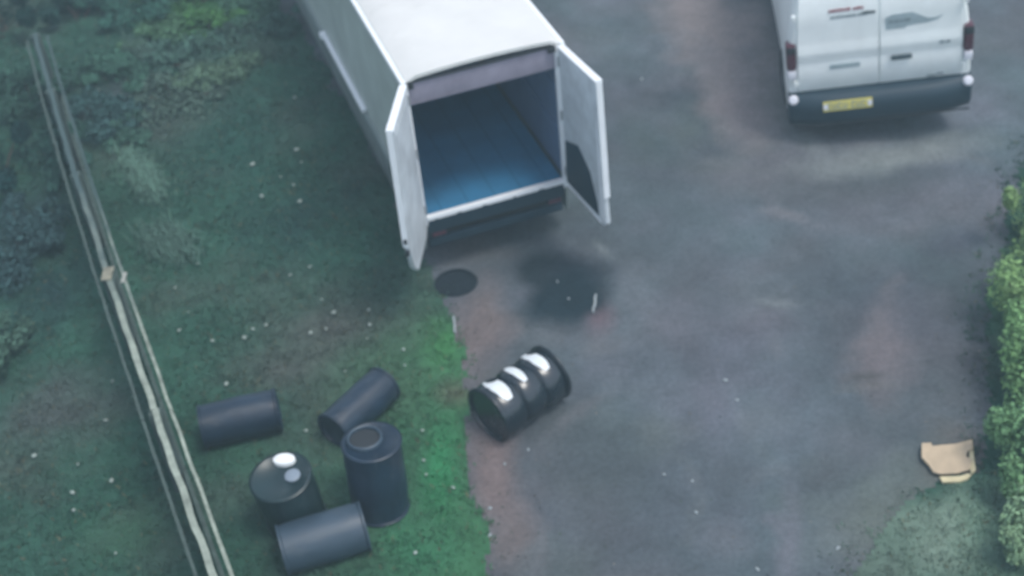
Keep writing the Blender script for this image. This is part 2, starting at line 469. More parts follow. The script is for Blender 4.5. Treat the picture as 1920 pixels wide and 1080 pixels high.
# roof, slightly crowned, rounded edges
rb = MB()
prof = []
for k in range(13):
    t = k / 12; x = WL - .012 + (WR - WL + .024) * t
    z = ZT + .035 * (1 - (2 * t - 1) ** 2) - .05 * max(0, abs(2 * t - 1) - .9) / .1
    prof.append((x, z))
for side in (0, 1):
    pass
vs0 = [rb.bm.verts.new((x, -.02, z)) for x, z in prof]; vs1 = [rb.bm.verts.new((x, L + .02, z)) for x, z in prof]
vb0 = [rb.bm.verts.new((x, -.02, z - .035)) for x, z in prof]; vb1 = [rb.bm.verts.new((x, L + .02, z - .035)) for x, z in prof]
for k in range(12):
    rb.bm.faces.new((vs0[k], vs0[k + 1], vs1[k + 1], vs1[k])); rb.bm.faces.new((vb0[k + 1], vb0[k], vb1[k], vb1[k + 1]))
    rb.bm.faces.new((vb0[k], vb0[k + 1], vs0[k + 1], vs0[k])); rb.bm.faces.new((vs1[k], vs1[k + 1], vb1[k + 1], vb1[k]))
rb.bm.faces.new((vb0[0], vs0[0], vs1[0], vb1[0])); rb.bm.faces.new((vs0[-1], vb0[-1], vb1[-1], vs1[-1]))
tpart(rb, 'roof', M_roof)
# roof edge cappings
for s, x in ((-1, WL), (1, WR)):
    tpart(MB().box(x - .022, x + .022, -.03, L + .01, ZT - .085, ZT - .028, .01), 'roof_rail', M_trim)
# rear frame: header and posts, sill
tpart(MB().box(-HW + .0, HW + .0, -.005, .06, ZT - .30, ZT - .069, .008), 'header', M_header)
tpart(MB().box(-HW - .005, HW + .005, -.025, .0, ZT - .062, ZT - .040, .004), 'shadow_gap', M_rubber)  # black strip in place of the shadow gap under the roof
tpart(MB().box(HW - .07, HW + .003, -.045, -.004, ZT - .105, ZT - .055, .01), 'marker_lamp', M_rubber)
tpart(MB().box(-HW + .003, -HW + .055, -.03, -.004, ZT - .12, ZT - .07, .01), 'marker_lamp', M_rubber)
for x0, x1 in ((WL + .0, -HW), (HW, WR - .0)):
    tpart(MB().box(x0, x1, -.02, .035, ZF - .09, ZT - .05, .008), 'corner_post', M_trim)
tpart(MB().box(-HW, HW, .035, L - .04, ZF - .06, ZF), 'floor', M_floor_blue)
sill = tpart(MB().box(-HW, HW, -.03, .033, ZF - .035, ZF + .012, .008), 'sill', M_trim)
tpart(MB().box(-HW, HW, .0, .03, ZF - .20, ZF - .037, .005), 'rear_beam', M_dark)
# chipped dirt-dark lip plates on the sill
for k in range(5):
    xx = -HW + .1 + k * .27 + random.uniform(-.08, .08)
    MB().box(xx, xx + random.uniform(.02, .07), -.033, -.029, ZF - .032, ZF - random.uniform(.02, .026)).build('scuff', M_dark, sill)
# inner lining
tpart(MB().box(WL + .032, WL + .045, .04, L - .05, ZF + .003, ZT - .06), 'lining', M_wall_blue)
tpart(MB().box(WR - .045, WR - .032, .04, L - .05, ZF + .003, ZT - .06), 'lining', M_wall_blue)
tpart(MB().box(WL + .05, WR - .05, L - .06, L - .045, ZF + .003, ZT - .06), 'lining', M_wall_blue)
for z in (ZF + .5, ZF + 1.0):
    tpart(MB().box(WR - .06, WR - .046, .1, L - .1, z, z + .06, .004), 'lashing_rail', M_wall_blue)
    tpart(MB().box(WL + .046, WL + .06, .1, L - .1, z, z + .06, .004), 'lashing_rail', M_wall_blue)
for k in range(5):
    xx = -HW + .28 * (k + .6)
    tpart(MB().box(xx, xx + .012, .05, L - .1, ZF + .001, ZF + .003), 'floor_joint', M_joint)
# side rail, bright strip, skirt
tpart(MB().box(WL - .03, WL - .002, .02, L, ZF - .04, ZF + .03, .008), 'side_rail', M_rail)
tpart(MB().box(WR + .002, WR + .03, .02, L, ZF - .04, ZF + .03, .008), 'side_rail', M_rail)
tpart(MB().box(WL - .060, WL - .004, 2.10, 3.95, ZF + .045, ZF + .095, .008), 'reflective_strip', M_trim)
tpart(MB().box(WL - .085, WL - .004, 3.952, 4.03, ZF + .04, ZF + .11, .008), 'strip_bracket', M_trim)
for k in range(5):
    y0 = .12 + k * 1.29
    tpart(MB().box(WL - .012, WL + .018, y0, y0 + 1.275, .27, ZF - .045, .006), 'side_skirt', M_skirt)
    tpart(MB().box(WR - .018, WR + .012, y0, y0 + 1.275, .27, ZF - .045, .006), 'side_skirt', M_skirt)
for k in range(7):   # faint vertical panel joints, proud cover strips
    y0 = .95 * (k + 1) - .2
    tpart(MB().box(WL - .004, WL - .001, y0, y0 + .035, ZF + .04, ZT - .09), 'joint_strip', M_side) if k % 3 == 2 else None
# chassis, lamps, bumper bar
tpart(MB().box(-.42, -.32, .3, 8.2, .42, .60, .01).box(.32, .42, .3, 8.2, .42, .60, .01).box(-.6, .6, .1, .2, .40, .5, .01).box(-.5, .5, 1.4, 1.5, .32, .42, .01), 'chassis', M_under)
tpart(MB().box(-.72, .72, .05, .10, .33, .43, .012), 'bumper_bar', M_dark)
for s in (-1, 1):
    lamp = tpart(MB().box(s * .62 - .08, s * .62 + .08, .015, .05, .47, .535, .01), 'tail_lamp', M_dark)
    MB().box(s * .62 - .07, s * .62 + .02, .006, .014, .48, .525, .003).build('lens', M_red, lamp)
    MB().box(s * .62 + .025, s * .62 + .07, .006, .014, .48, .525, .003).build('lens', M_red, lamp)
def wheel(parent, x, y, r=.36, w=.22):
    M = Matrix.Translation((x, y, r)) @ Matrix.Rotation(math.pi / 2, 4, 'Y')
    t = MB().lathe([(r * .6, -w / 2 + .01), (r * .62, -w / 2), (r * .93, -w / 2), (r, -w / 2 + .03), (r, w / 2 - .03), (r * .93, w / 2), (r * .62, w / 2), (r * .6, w / 2 - .01), (r * .6, -w / 2 + .01)], 36, M).build('wheel', M_rubber, parent)
    MB().lathe([(0, -.05), (r * .2, -.05), (r * .25, -.02), (r * .55, -.05), (r * .598, -w / 2 + .02), (r * .598, w / 2 - .02), (r * .55, .05), (r * .25, .02), (r * .2, .05), (0, .05)], 24, M).build('rim', M_steel, t)
for y in (1.45, 7.6):
    for s in (-1, 1): wheel(truck, s * .60, y)
# cab
cb = MB()
cabp = [(6.75, .35), (6.75, 1.75), (6.95, 1.86), (7.75, 1.80), (8.25, 1.15), (8.75, 1.0), (8.85, .75), (8.85, .35)]
cb.prism(cabp, 1.5, Matrix(((0, 0, 1, -.75), (1, 0, 0, 0), (0, 1, 0, 0), (0, 0, 0, 1))))
bmesh.ops.bevel(cb.bm, geom=cb.bm.edges[:], offset=.05, segments=3, affect='EDGES')
cab = tpart(cb, 'cab', M_white)
MB().prism([(7.80, 1.74), (8.23, 1.19), (8.242, 1.20), (7.812, 1.75)], 1.3, Matrix(((0, 0, 1, -.65), (1, 0, 0, .01), (0, 1, 0, .01), (0, 0, 0, 1)))).build('windscreen', M_glass, cab)
for s in (-1, 1):
    MB().prism([(7.0, 1.2), (7.0, 1.68), (7.65, 1.68), (7.98, 1.2)], .01, Matrix(((0, 0, 1, s * .752 - .005), (1, 0, 0, 0), (0, 1, 0, 0), (0, 0, 0, 1)))).build('side_window', M_glass, cab)

# rear doors: hinged at the corner posts, swung out
def rear_door(hx, ang, mirror, hinge_side):
    """door local: s along width from the hinge, thickness inward, z up"""
    e = bpy.data.objects.new('x', None)
    W = .745; T = .05
    zb, zt = ZF - .10 if hinge_side < 0 else ZF - .02, ZT - .075
    # outline with cut lower corner
    if hinge_side < 0: poly = [(0.0, zb), (.10, zb - .06), (.60, zb - .05), (.74, zb + .09), (W + .085, zb + .42), (W, zt), (0, zt)]
    else: poly = [(0.0, zb + .02), (W + .02, zb - .06), (W + .08, zb + .0), (W + .06, zb + .30), (W, zt), (0, zt)]
    d = Vector((math.cos(ang), math.sin(ang), 0)); n = Vector((-d.y, d.x, 0)) * -hinge_side    # n points to the inner face side
    M = Matrix(((d.x, 0, n.x, hx), (d.y, 0, n.y, -.035), (0, 1, 0, 0), (0, 0, 0, 1)))
    mb = MB().prism(poly, T, M, -T)
    bmesh.ops.bevel(mb.bm, geom=mb.bm.edges[:], offset=.008, segments=2, affect='EDGES')
    door = tpart(mb, 'rear_door', M_door)
    # trims : top cap, outer edge strip, bottom strip
    MB().prism([(-.0, zt + .001), (W + .012, zt + .001), (W + .012, zt + .022), (0, zt + .022)], T + .02, M, -T - .01).build('top_cap', M_trim, door)
    bo = .087 if hinge_side < 0 else .062
    zl = zb + (.42 if hinge_side < 0 else .30)
    MB().prism([(W + bo, zl), (W + bo + .014, zl), (W + .016, zt - .0), (W + .002, zt)], T + (.012 if hinge_side > 0 else 0), M, -T - .006).build('edge_trim', M_trim, door)
    for z in (ZF + .12, ZF + .78, ZT - .22):
        MB().tube([M @ Vector((-.004, z - .05, .004)), M @ Vector((-.004, z + .05, .004))], .016, 10).build('hinge', M_steel, door)
    # lock bars on the outside
    for sx in (W * .35, W * .8):
        MB().tube([M @ Vector((sx, zb + .02, -T - .028)), M @ Vector((sx, zt - .02, -T - .028))], .013, 10).build('lock_bar', M_steel, door)
    MB().prism([(W * .35, ZF + .42), (W * .8, ZF + .42), (W * .8, ZF + .46), (W * .35, ZF + .46)], .015, M, -T - .06).build('handle', M_steel, door)
    # pressed inner panel
    if hinge_side > 0:
        H = zt - zb
        pp = [(.012, zb + .02), (.03, zb + .34 * H), (.30, zb + .40 * H), (.36, zb + .375 * H), (.53, zb + .29 * H), (.655, zb + .11 * H), (.685, zb + .02)]  # outline of the flat dark patch on the lower inner face
        MB().prism(pp, .006, M, .001).build('dark_door_patch', M_dark, door)['label'] = 'dark patch low on the door'
        MB().prism([(0.0, zb - .022), (W - .02, zb - .042), (W - .02, zb - .025), (0, zb - .004)], T + .01, M, -T).build('bottom_trim', M_trim, door)
        MB().prism([(W - .03, zb + .02), (W + .065, zb + .02), (W + .04, zb + .5), (W - .015, zt - .30), (W - .03, zt - .45)], .004, M, .001).build('edge_panel', M_trim, door)
    else:
        MB().prism([(.05, zb + .10), (W - .08, zb + .14), (W - .08, zt - .08), (.05, zt - .08)], .004, M, .001).build('inner_panel', M_door, door)
        for z in (zb + .32, zb + .46):
            MB().prism([(W + .03, z), (W + .11, z), (W + .11, z + .05), (W + .03, z + .05)], .03, M, -T + .01).build('catch', M_rubber, door)
    return door
rear_door(-HW - .02, math.radians(-180 + 64.8), False, -1)
rear_door(HW + .03, math.radians(-84.4), True, 1)

# ------------------------------------------------------------------ white van
VY = math.radians(-7); TILT = math.radians(-5)
vc = Vector((3.30, 12.374, 0)) + Vector((math.cos(VY), math.sin(VY), 0)) * .968
van = empty('panel_van', vc, 0, 'white panel van parked nose away, with a yellow number plate and dark rear bumper', 'van', rot=(0, TILT, VY))
def vpart(mb, name, m, parent=None, **k): return mb.build(name, m, parent or van, **k)
def section(y, w, z0, z1, wt, rc):
    """rounded van cross section, w half width low, wt half width top"""
    pts = []
    zz = [z0, z0 + .08, .75, 1.05, 1.35]
    zz = [z for z in zz if z < z1 - rc - .05]
    for z in zz:
        t = (z - z0) / max(.1, z1 - z0)
        bulge = .03 * math.sin(min(1, (z - z0) / .9) * math.pi)
        pts.append((w + (wt - w) * t ** 1.6 + bulge * .6 - (.03 if z == z0 else 0), z))
    for k in range(6):
        a = k / 5 * math.pi / 2
        pts.append((wt - rc + rc * math.cos(a), z1 - rc + rc * math.sin(a)))
    pts.append((0, z1 + .02))
    full = [(x, y, z) for x, z in pts] + [(-x, y, z) for x, z in reversed(pts[:-1])]
    return full
bb = bmesh.new(); rings = []
ST_ = [(.06, .93, .30, 1.93, .80, .12), (.0 + .10, .955, .26, 1.97, .84, .14), (.25, .965, .25, 1.99, .86, .15), (1.2, .91, .25, 2.0, .83, .15), (2.6, .90, .25, 2.0, .82, .15),
       (3.2, .91, .25, 1.98, .82, .15), (3.5, .91, .25, 1.88, .84, .15), (3.9, .91, .25, 1.55, .80, .14), (4.25, .90, .25, 1.22, .80, .12), (4.7, .89, .25, 1.05, .80, .1), (4.95, .86, .28, .88, .72, .1), (5.02, .80, .3, .75, .66, .08)]
SECN = None
for s in ST_:
    # force constant count: use fixed parametric z list
    y, w, z0, z1, wt, rc = s
    pts = []
    for t in (0, .06, .28, .5, .72):
        z = z0 + (z1 - rc - z0) * t
        bul = .035 * math.sin(t * math.pi)
        pts.append((w + (wt - w) * t ** 2 + bul - (.03 if t == 0 else 0), z))
    for k in range(6):
        a = k / 5 * math.pi / 2
        pts.append((wt - rc + rc * math.cos(a), z1 - rc + rc * math.sin(a)))
    pts.append((0, z1 + .015))
    full = [(x, y, z) for x, z in pts] + [(-x, y, z) for x, z in reversed(pts[:-1])]
    rings.append([bb.verts.new(p) for p in full])
for a, b in zip(rings, rings[1:]):
    n = len(a)
    for k in range(n): bb.faces.new((a[k], a[(k + 1) % n], b[(k + 1) % n], b[k]))
bb.faces.new(rings[0]); bb.faces.new(rings[-1][::-1])
mb = MB(); mb.bm.free(); mb.bm = bb
M_van = mat('van_white', (.86, .90, .88), rough=.4, vary=.07, scale=2.2, coat=.15)
vpart(mb, 'body', M_van, smooth=45)
# rear doors, proud, with crease bands
def vdoor(x0, x1, name='rear_door'):
    mb = MB()
    prof = [(.0, .67), (-.018, .69), (-.022, .95), (-.012, 1.0), (-.010, 1.04), (-.030, 1.10), (-.030, 1.16), (-.012, 1.22), (-.006, 1.28), (.004, 1.45), (.012, 1.84), (.03, 1.86), (.07, 1.86), (.07, .67)]
    # polygon in (y,z) extruded along x, upper part narrower
    M = Matrix(((0, 0, 1, x0), (1, 0, 0, .04), (0, 1, 0, 0), (0, 0, 0, 1)))
    mb.prism(prof, x1 - x0, M)
    for v in mb.bm.verts:
        if v.co.z > 1.2: v.co.x *= 1 - (v.co.z - 1.2) * .06
    bmesh.ops.bevel(mb.bm, geom=[e for e in mb.bm.edges if e.is_manifold and e.calc_face_angle(0) > .5], offset=.008, segments=2, affect='EDGES')
    return vpart(mb, name, M_van, smooth=50)
dl_ = vdoor(-.86, -.006); dr_ = vdoor(.006, .86)
dl_['label'] = 'left rear door with lines of lettering'; dr_['label'] = 'right rear door with a grey emblem and handle'
# recess for handle and plate badge
M_ink = mat('grey_print', (.22, .27, .29), rough=.5, vary=.2, scale=10)
M_ink2 = mat('pale_print', (.36, .44, .46), rough=.5, vary=.12, scale=8)
M_inkd = mat('dark_print', (.10, .13, .14), rough=.5, vary=.2)
M_inkr = mat('red_print', (.35, .12, .14), rough=.5, vary=.2)
def marks(parent, x, z, wds, h, m, y=.022, gap=.012, name='lettering'):
    mb = MB(); xx = x
    for w in wds:
        if w < 0: xx += -w; continue
        mb.box(xx, xx + w, y - .004, y, z, z + h * random.uniform(.75, 1.0)); xx += w + gap
    o = mb.build(name, m, parent, smooth=0); o['kind'] = 'stuff'
    return o
yd = .040 + .004
marks(dl_, -.52, 1.60, [.03, .04, .03, .035, .02, .04, -.02, .03, .035, .03], .035, M_inkr, y=yd, gap=.006)
marks(dl_, -.50, 1.525, [.03, .025, .03, .02, .03, .03, .025, .03, -.01, .03, .03, .025], .030, M_ink, y=yd, gap=.006)
marks(dl_, -.18, 1.532, [.03, .035, .03, .03], .042, M_inkd, y=yd, gap=.005)
# grey emblem: low car-like blot with a tapering tail
Mem = Matrix(((1, 0, 0, 0), (0, 0, -1, .040), (0, 1, 0, 0), (0, 0, 0, 1)))
MB().prism([(.07, 1.30), (.06, 1.46), (.14, 1.49), (.34, 1.495), (.42, 1.45), (.50, 1.405), (.58, 1.40), (.66, 1.43), (.60, 1.375), (.50, 1.35), (.36, 1.345), (.28, 1.335), (.26, 1.30)], .004, Mem).build('emblem', M_ink2, dr_)
marks(dr_, .10, 1.40, [.04, .05, .03, .06], .03, M_ink, y=.035)
marks(dr_, .62, 1.10, [.05, .05], .035, M_ink, y=.006, name='badge')
h_ = MB().box(.12, .34, -.015, .016, .965, 1.02, .012).build('handle_recess', M_inkd, dr_)
MB().box(.14, .32, -.024, -.016, .985, 1.005, .003).build('handle', M_dark, h_)
MB().box(-.52, -.20, .010, .017, .93, .985, .003).build('plate_recess', M_ink2, dl_)
MB().box(.50, .60, .008, .018, .70, .722, .003).box(.601, .68, .008, .018, .712, .735, .003).build('trim_badge', M_ink, dr_)
for s in (-1, 1):
    # tail lamp stack
    lamp = vpart(MB().box(s * .925 - .05, s * .925 + .05, .0, .16, .97, 1.27, .025), 'tail_light', M_red)
    MB().box(s * .925 - .048, s * .925 + .048, -.004, .10, 1.17, 1.255, .01).build('lens', M_rubber, lamp)
    MB().box(s * .925 - .045, s * .925 + .045, -.008, .12, .86, .955, .015).build('reversing_lens', M_clear, lamp)
    for z in (.75, 1.55):
        vpart(MB().box(s * .885 - .022, s * .885 + .022, .005, .05, z, z + .07, .006), 'hinge', M_van)
# bumper
bp = MB()
bprof = [(.06, .27), (-.10, .29), (-.15, .38), (-.16, .54), (-.13, .63), (-.06, .66), (.02, .665), (.3, .665), (.3, .27)]
Mb = Matrix(((0, 0, 1, -.97), (1, 0, 0, 0), (0, 1, 0, 0), (0, 0, 0, 1)))
bp.prism(bprof, 1.94, Mb)
bmesh.ops.subdivide_edges(bp.bm, edges=[e for e in bp.bm.edges if abs(e.verts[0].co.x - e.verts[1].co.x) > 1], cuts=11)
for v in bp.bm.verts:
    if v.co.y < .05: v.co.y += .13 * (abs(v.co.x) / .97) ** 4
bum = vpart(bp, 'bumper', M_dark, smooth=50)
MB().box(-.93, .93, -.155, -.145, .335, .355, .003).build('lower_lip', M_rubber, bum)
for s in (-1, 1):
    MB().lathe([(0, .03), (.035, .03), (.052, .015), (.055, 0)], 20, Matrix.Translation((s * .925, -.04, .625)) @ Matrix.Rotation(math.radians(65), 4, 'X')).build('reflector', M_clear, bum)
# number plate
M_plate = mat('yellow_plate', (.62, .55, .13), rough=.4, vary=.08, scale=8)
Mp = Matrix.Translation((-.36, -.168, .575)) @ Matrix.Rotation(math.radians(-10), 4, 'X')
pl = MB().box(-.262, .262, -.008, .006, -.056, .056, .004, Mp).build('number_plate', M_plate, van)
pc = MB(); xx = -.215
for k in range(7):
    if k == 4: xx += .03
    pc.box(xx, xx + .042, -.0105, -.0085, -.036, -.022, 0, Mp); pc.box(xx, xx + .009, -.0105, -.0085, -.0219, .036, 0, Mp)
    if k % 2: pc.box(xx + .033, xx + .042, -.0105, -.0085, -.0219, .036, 0, Mp)
    else: pc.box(xx + .0091, xx + .042, -.0105, -.0085, .022, .036, 0, Mp)
    xx += .056
pc.build('characters', M_ink, pl, smooth=0)['kind'] = 'stuff'
for s in (-1, 1):
    MB().box(s * .235 - .022, s * .235 + .022, -.0125, -.0095, -.03, .03, 0, Mp).build('end_band', M_clear, pl)
vpart(MB().box(-.8, .8, .15, 4.8, .22, .34, .02), 'underbody', M_under)
for y in (.95, 4.0):
    for s in (-1, 1): wheel(van, s * .86, y, .33, .2)
for s in (-1, 1):
    vpart(MB().prism([(3.2, 1.25), (3.2, 1.68), (3.62, 1.66), (4.0, 1.25)], .01, Matrix(((0, 0, 1, s * .905 - .005), (1, 0, 0, 0), (0, 1, 0, 0), (0, 0, 0, 1)))), 'side_window', M_glass)
    vpart(MB().box(s * 1.03 - .1, s * 1.03 + .1, 3.95, 4.05, 1.15, 1.35, .03), 'mirror', M_dark)
vpart(MB().prism([(3.56, 1.86), (4.22, 1.26), (4.235, 1.275), (3.575, 1.875)], 1.4, Matrix(((0, 0, 1, -.7), (1, 0, 0, .02), (0, 1, 0, .02), (0, 0, 0, 1)))), 'windscreen', M_glass)

# ------------------------------------------------------------------ drums
M_drum_gloss = mat('glossy_black_drum', (.006, .014, .022), rough=.24, vary=.2, scale=4, spec=.8)
M_drum = mat('matt_blue_black_drum', (.010, .025, .046), rough=.38, vary=.35, scale=5, spec=.5, bump=.12, bscale=14)
M_drum3 = mat('grey_blue_drum', (.035, .062, .090), rough=.45, vary=.16, scale=5, spec=.6)
M_drum2 = mat('dark_green_black_drum', (.010, .030, .034), rough=.35, vary=.2, scale=5)
for m_ in (M_drum, M_drum2, M_drum3): dust(m_, amount=.35)
dust(M_drum_gloss, amount=.15)
for m_ in (M_door, M_roof, M_van, M_white): dust(m_, (.30, .30, .27), .22, 3)
def drum_profile(R, Lh, seg=3, bulge=.012, groove=.016, open_top=False):
    p = []
    if open_top: p += [(R - .03, -Lh + .02)]
    p = [(0, -Lh + .02), (R - .035, -Lh + .02), (R - .030, -Lh), (R - .010, -Lh), (R, -Lh + .008), (R, -Lh + .02), (R - .012, -Lh + .03)]
    sl = (2 * Lh - .06) / seg
    for k in range(seg):
        z0 = -Lh + .03 + k * sl
        for t in np.linspace(0.0, 1, 11):
            if k and t == 0: continue
            e = math.sin(math.pi * t) ** .7
            p.append((R - groove + (bulge + .004) * e, z0 + sl * t))
        if k < seg - 1:
            z = z0 + sl
            p += [(R - groove - .006, z + .006), (R - groove - .006, z + .014)]
    p += [(R - .012, Lh - .03), (R, Lh - .02), (R, Lh - .008), (R - .010, Lh), (R - .022, Lh)]
    if open_top: p += [(R - .035, Lh - .012), (R * .80, Lh - .008), (R * .76, Lh + .012), (R * .72, Lh + .010), (R * .70, Lh - .02), (R - .03, Lh - .06), (R - .035, -Lh + .05), (0, -Lh + .05)]
    else: p += [(R - .035, Lh - .02), (0, Lh - .02)]
    # keep z monotone through the side part
    return p
def drum(u, v, az, R, Len, m, label, upright=False, lid=False, open_top=False, seg=3, bulge=.012, lean=(0, 0), zoff=0.0, roll=0.0, groove=.016, bungs=True, group='black plastic drums lying about the grass and yard'):
    c = G(u, v, R if not upright else Len / 2)
    g = hz(c.x, c.y)
    if upright:
        rot = Matrix.Rotation(math.radians(lean[0]), 4, 'X') @ Matrix.Rotation(math.radians(lean[1]), 4, 'Y')
        base = Vector((c.x, c.y, g))
        M = Matrix.Translation((0, 0, Len / 2 - .01 + zoff)) @ rot
    else:
        base = Vector((c.x, c.y, g))
        a = math.radians(az)
        d = Vector((math.cos(a), math.sin(a), lean[0]))
        M = Matrix.Translation((0, 0, R - .015 + zoff)) @ d.to_track_quat('Z', 'X').to_matrix().to_4x4() @ Matrix.Rotation(math.radians(roll), 4, 'Z')
    e = empty('drum', base, 0, label, 'drum', group)
    b = MB().lathe(drum_profile(R, Len / 2, seg, bulge, groove, open_top), 72).build('shell', m, e, smooth=60, M=M)
    for w in b.data.vertices:      # knocks and dents
        q = w.co; k = noise.noise(q * 4 + Vector((u, v, 0))); k2 = noise.noise(q * 9 + Vector((v, u, 3)))
        if math.hypot(q.x, q.y) > R * .8 and abs(q.z) < Len / 2 - .03: w.co = Vector((q.x * (1 + .030 * k + .012 * k2), q.y * (1 + .030 * k + .012 * k2), q.z))
    if not open_top and bungs:
        for (bx, br) in ((R * .55, .032), (-R * .55, .020)):
            MB().lathe([(0, Len / 2 - .004), (br * .8, Len / 2 - .004), (br, Len / 2 - .012), (br, Len / 2 - .02)], 16, Matrix.Translation((bx, 0, 0))).build('bung', m, e, M=M)
    for z in (-Len / 2 + .012, Len / 2 - .012):
        MB().lathe([(R + .0005, z - .011), (R + .006, z - .008), (R + .006, z + .008), (R + .0005, z + .011)], 56).build('chime', m, e, M=M)
    return e
d1_ = drum(974, 734, 38.2, .265, .77, M_drum_gloss, 'glossy black drum lying alone on the yard, three painted white glints across it', bulge=.022, groove=.030)
drum(452, 787, 10, .195, .70, M_drum, 'dark blue drum lying on the grass nearest the timber fence', roll=30, bulge=.002, groove=.004, seg=1)
drum(674, 765, 50, .18, .72, M_drum, 'slim dark drum lying slantwise behind the tall upright drum', roll=10, bulge=.002, groove=.004, seg=1)
d3 = drum(706, 892, 0, .245, .74, M_drum, 'tall dark blue drum standing upright, a round opening off-centre in its lid', upright=True, lean=(-4, 2), bulge=.006, groove=.008, seg=1, bungs=False)
M3 = Matrix.Translation((0, 0, .36)) @ Matrix.Rotation(math.radians(-4), 4, 'X') @ Matrix.Rotation(math.radians(2), 4, 'Y') @ Matrix.Translation((-.055, .045, .35))
MB().lathe([(.125, -.005), (.127, .030), (.137, .036), (.147, .028), (.150, -.005)], 32).build('lip', M_drum3, d3, M=M3)
MB().lathe([(.1245, .006), (.10, .008), (0, .008)], 32).build('opening', M_rubber, d3, M=M3)
d4 = drum(543, 938, 0, .255, .60, M_drum2, 'squat green-black drum standing beside the fence, a white glint built on its lid', upright=True, lean=(4, -3), bulge=.006, groove=.008, seg=1, bungs=False)
M_lid_glint = mat('white_lid_glint', (.85, .88, .86), rough=.25, vary=.03)
M_lid_glint_grey = mat('grey_lid_glint', (.22, .27, .32), rough=.4, vary=.1)
Md = Matrix.Translation((0, 0, .29)) @ Matrix.Translation((0, 0, -.008)) @ Matrix.Rotation(math.radians(4), 4, 'X') @ Matrix.Rotation(math.radians(-3), 4, 'Y')
MB().lathe([(0, .335), (.052, .335), (.062, .325), (.064, .292)], 24, Matrix.Scale(1.5, 4, (1, -.15, 0)) @ Matrix.Translation((.025, .165, 0))).build('cap', M_lid_glint, d4, M=Md)  # white disc added in place of the highlight on the lid
MB().lathe([(0, .312), (.055, .312), (.065, .306), (.066, .292)], 24, Matrix.Translation((.10, .0, 0))).build('cap', M_lid_glint_grey, d4, M=Md)  # duller grey disc in place of the second highlight
drum(607, 1010, 14, .205, .70, M_drum3, 'grey-blue drum lying in front of the others at the bottom of the picture', roll=45, bulge=.002, groove=.004, seg=1)

# three white bands painted as the glossy drum's highlights, following its swells
M_glint = mat('white_glint', (.72, .77, .78), rough=.35, vary=.08, scale=14)
def painted_glint(dz0, dz1, a0, a1):
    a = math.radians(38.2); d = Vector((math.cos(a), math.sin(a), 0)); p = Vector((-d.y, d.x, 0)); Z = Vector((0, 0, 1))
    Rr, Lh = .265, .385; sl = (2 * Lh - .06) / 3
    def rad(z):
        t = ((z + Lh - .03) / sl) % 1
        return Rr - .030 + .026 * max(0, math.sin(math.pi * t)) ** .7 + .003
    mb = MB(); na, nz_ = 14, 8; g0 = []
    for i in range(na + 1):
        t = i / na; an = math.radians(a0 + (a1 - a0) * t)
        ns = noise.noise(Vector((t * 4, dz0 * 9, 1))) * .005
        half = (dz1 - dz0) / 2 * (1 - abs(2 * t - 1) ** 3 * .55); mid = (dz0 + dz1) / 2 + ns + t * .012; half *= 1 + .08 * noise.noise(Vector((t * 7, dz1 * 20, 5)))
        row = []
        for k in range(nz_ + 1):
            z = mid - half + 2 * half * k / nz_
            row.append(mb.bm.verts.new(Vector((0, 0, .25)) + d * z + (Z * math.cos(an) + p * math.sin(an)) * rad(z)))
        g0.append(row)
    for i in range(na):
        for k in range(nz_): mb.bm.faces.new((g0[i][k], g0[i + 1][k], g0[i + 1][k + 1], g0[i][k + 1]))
    o = mb.build('glint_band', M_glint, d1_, smooth=60)
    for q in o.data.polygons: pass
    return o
painted_glint(-.31, -.18, 40, -38); painted_glint(-.055, .025, 36, -26); painted_glint(.165, .275, 44, -32)

# ------------------------------------------------------------------ drain cover
c = G(855, 531); g = hz(c.x, c.y)
dc = empty('drain_cover', (c.x, c.y, g + .004), 0, 'round dark cover lying flat on the ground behind the open truck', 'cover')
M_iron = mat('dark_iron', (.018, .026, .034), rough=.95, spec=.1, vary=.25, scale=12, bump=.3, bscale=40)
MB().lathe([(0, .012), (.17, .014), (.172, .006), (.182, .006), (.184, .020), (.215, .018), (.225, .0), (.225, -.02), (0, -.02)], 36).build('plate', M_iron, dc)
for k in range(-2, 3):
    w = math.sqrt(.15 ** 2 - (k * .055) ** 2)
    MB().box(-w, w, k * .055 - .007, k * .055 + .007, .0125, .019, .002).build('rib', M_iron, dc)

# ------------------------------------------------------------------ timber fence
M_timber = mat('weathered_timber', (.20, .265, .24), rough=.85, vary=.45, scale=5, bump=.4, bscale=30)
def wood(name, pale, far_tone):  # blends to a darker tone towards the fence's far end
    m = mat(name, pale, rough=.88, vary=.4, scale=6, bump=.4, bscale=30)
    t = m.node_tree; b = t.nodes['Principled BSDF']; src = b.inputs['Base Color'].links[0].from_socket
    tc = t.nodes.new('ShaderNodeTexCoord'); sp = t.nodes.new('ShaderNodeSeparateXYZ'); t.links.new(tc.outputs['Object'], sp.inputs[0])
    nz = t.nodes.new('ShaderNodeTexNoise'); nz.inputs['Scale'].default_value = 3.5; t.links.new(tc.outputs['Object'], nz.inputs['Vector'])
    ma = t.nodes.new('ShaderNodeMath'); ma.operation = 'MULTIPLY_ADD'; ma.inputs[1].default_value = 3.0
    t.links.new(nz.outputs[0], ma.inputs[0]); t.links.new(sp.outputs['Y'], ma.inputs[2])
    mr = t.nodes.new('ShaderNodeMapRange'); mr.inputs[1].default_value = .3; mr.inputs[2].default_value = 3.0; t.links.new(ma.outputs[0], mr.inputs[0])
    mx = t.nodes.new('ShaderNodeMix'); mx.data_type = 'RGBA'; t.links.new(mr.outputs[0], mx.inputs[0]); t.links.new(src, mx.inputs[6])
    mx.inputs[7].default_value = tuple(far_tone) + (1,); t.links.new(mx.outputs[2], b.inputs['Base Color'])
    return m
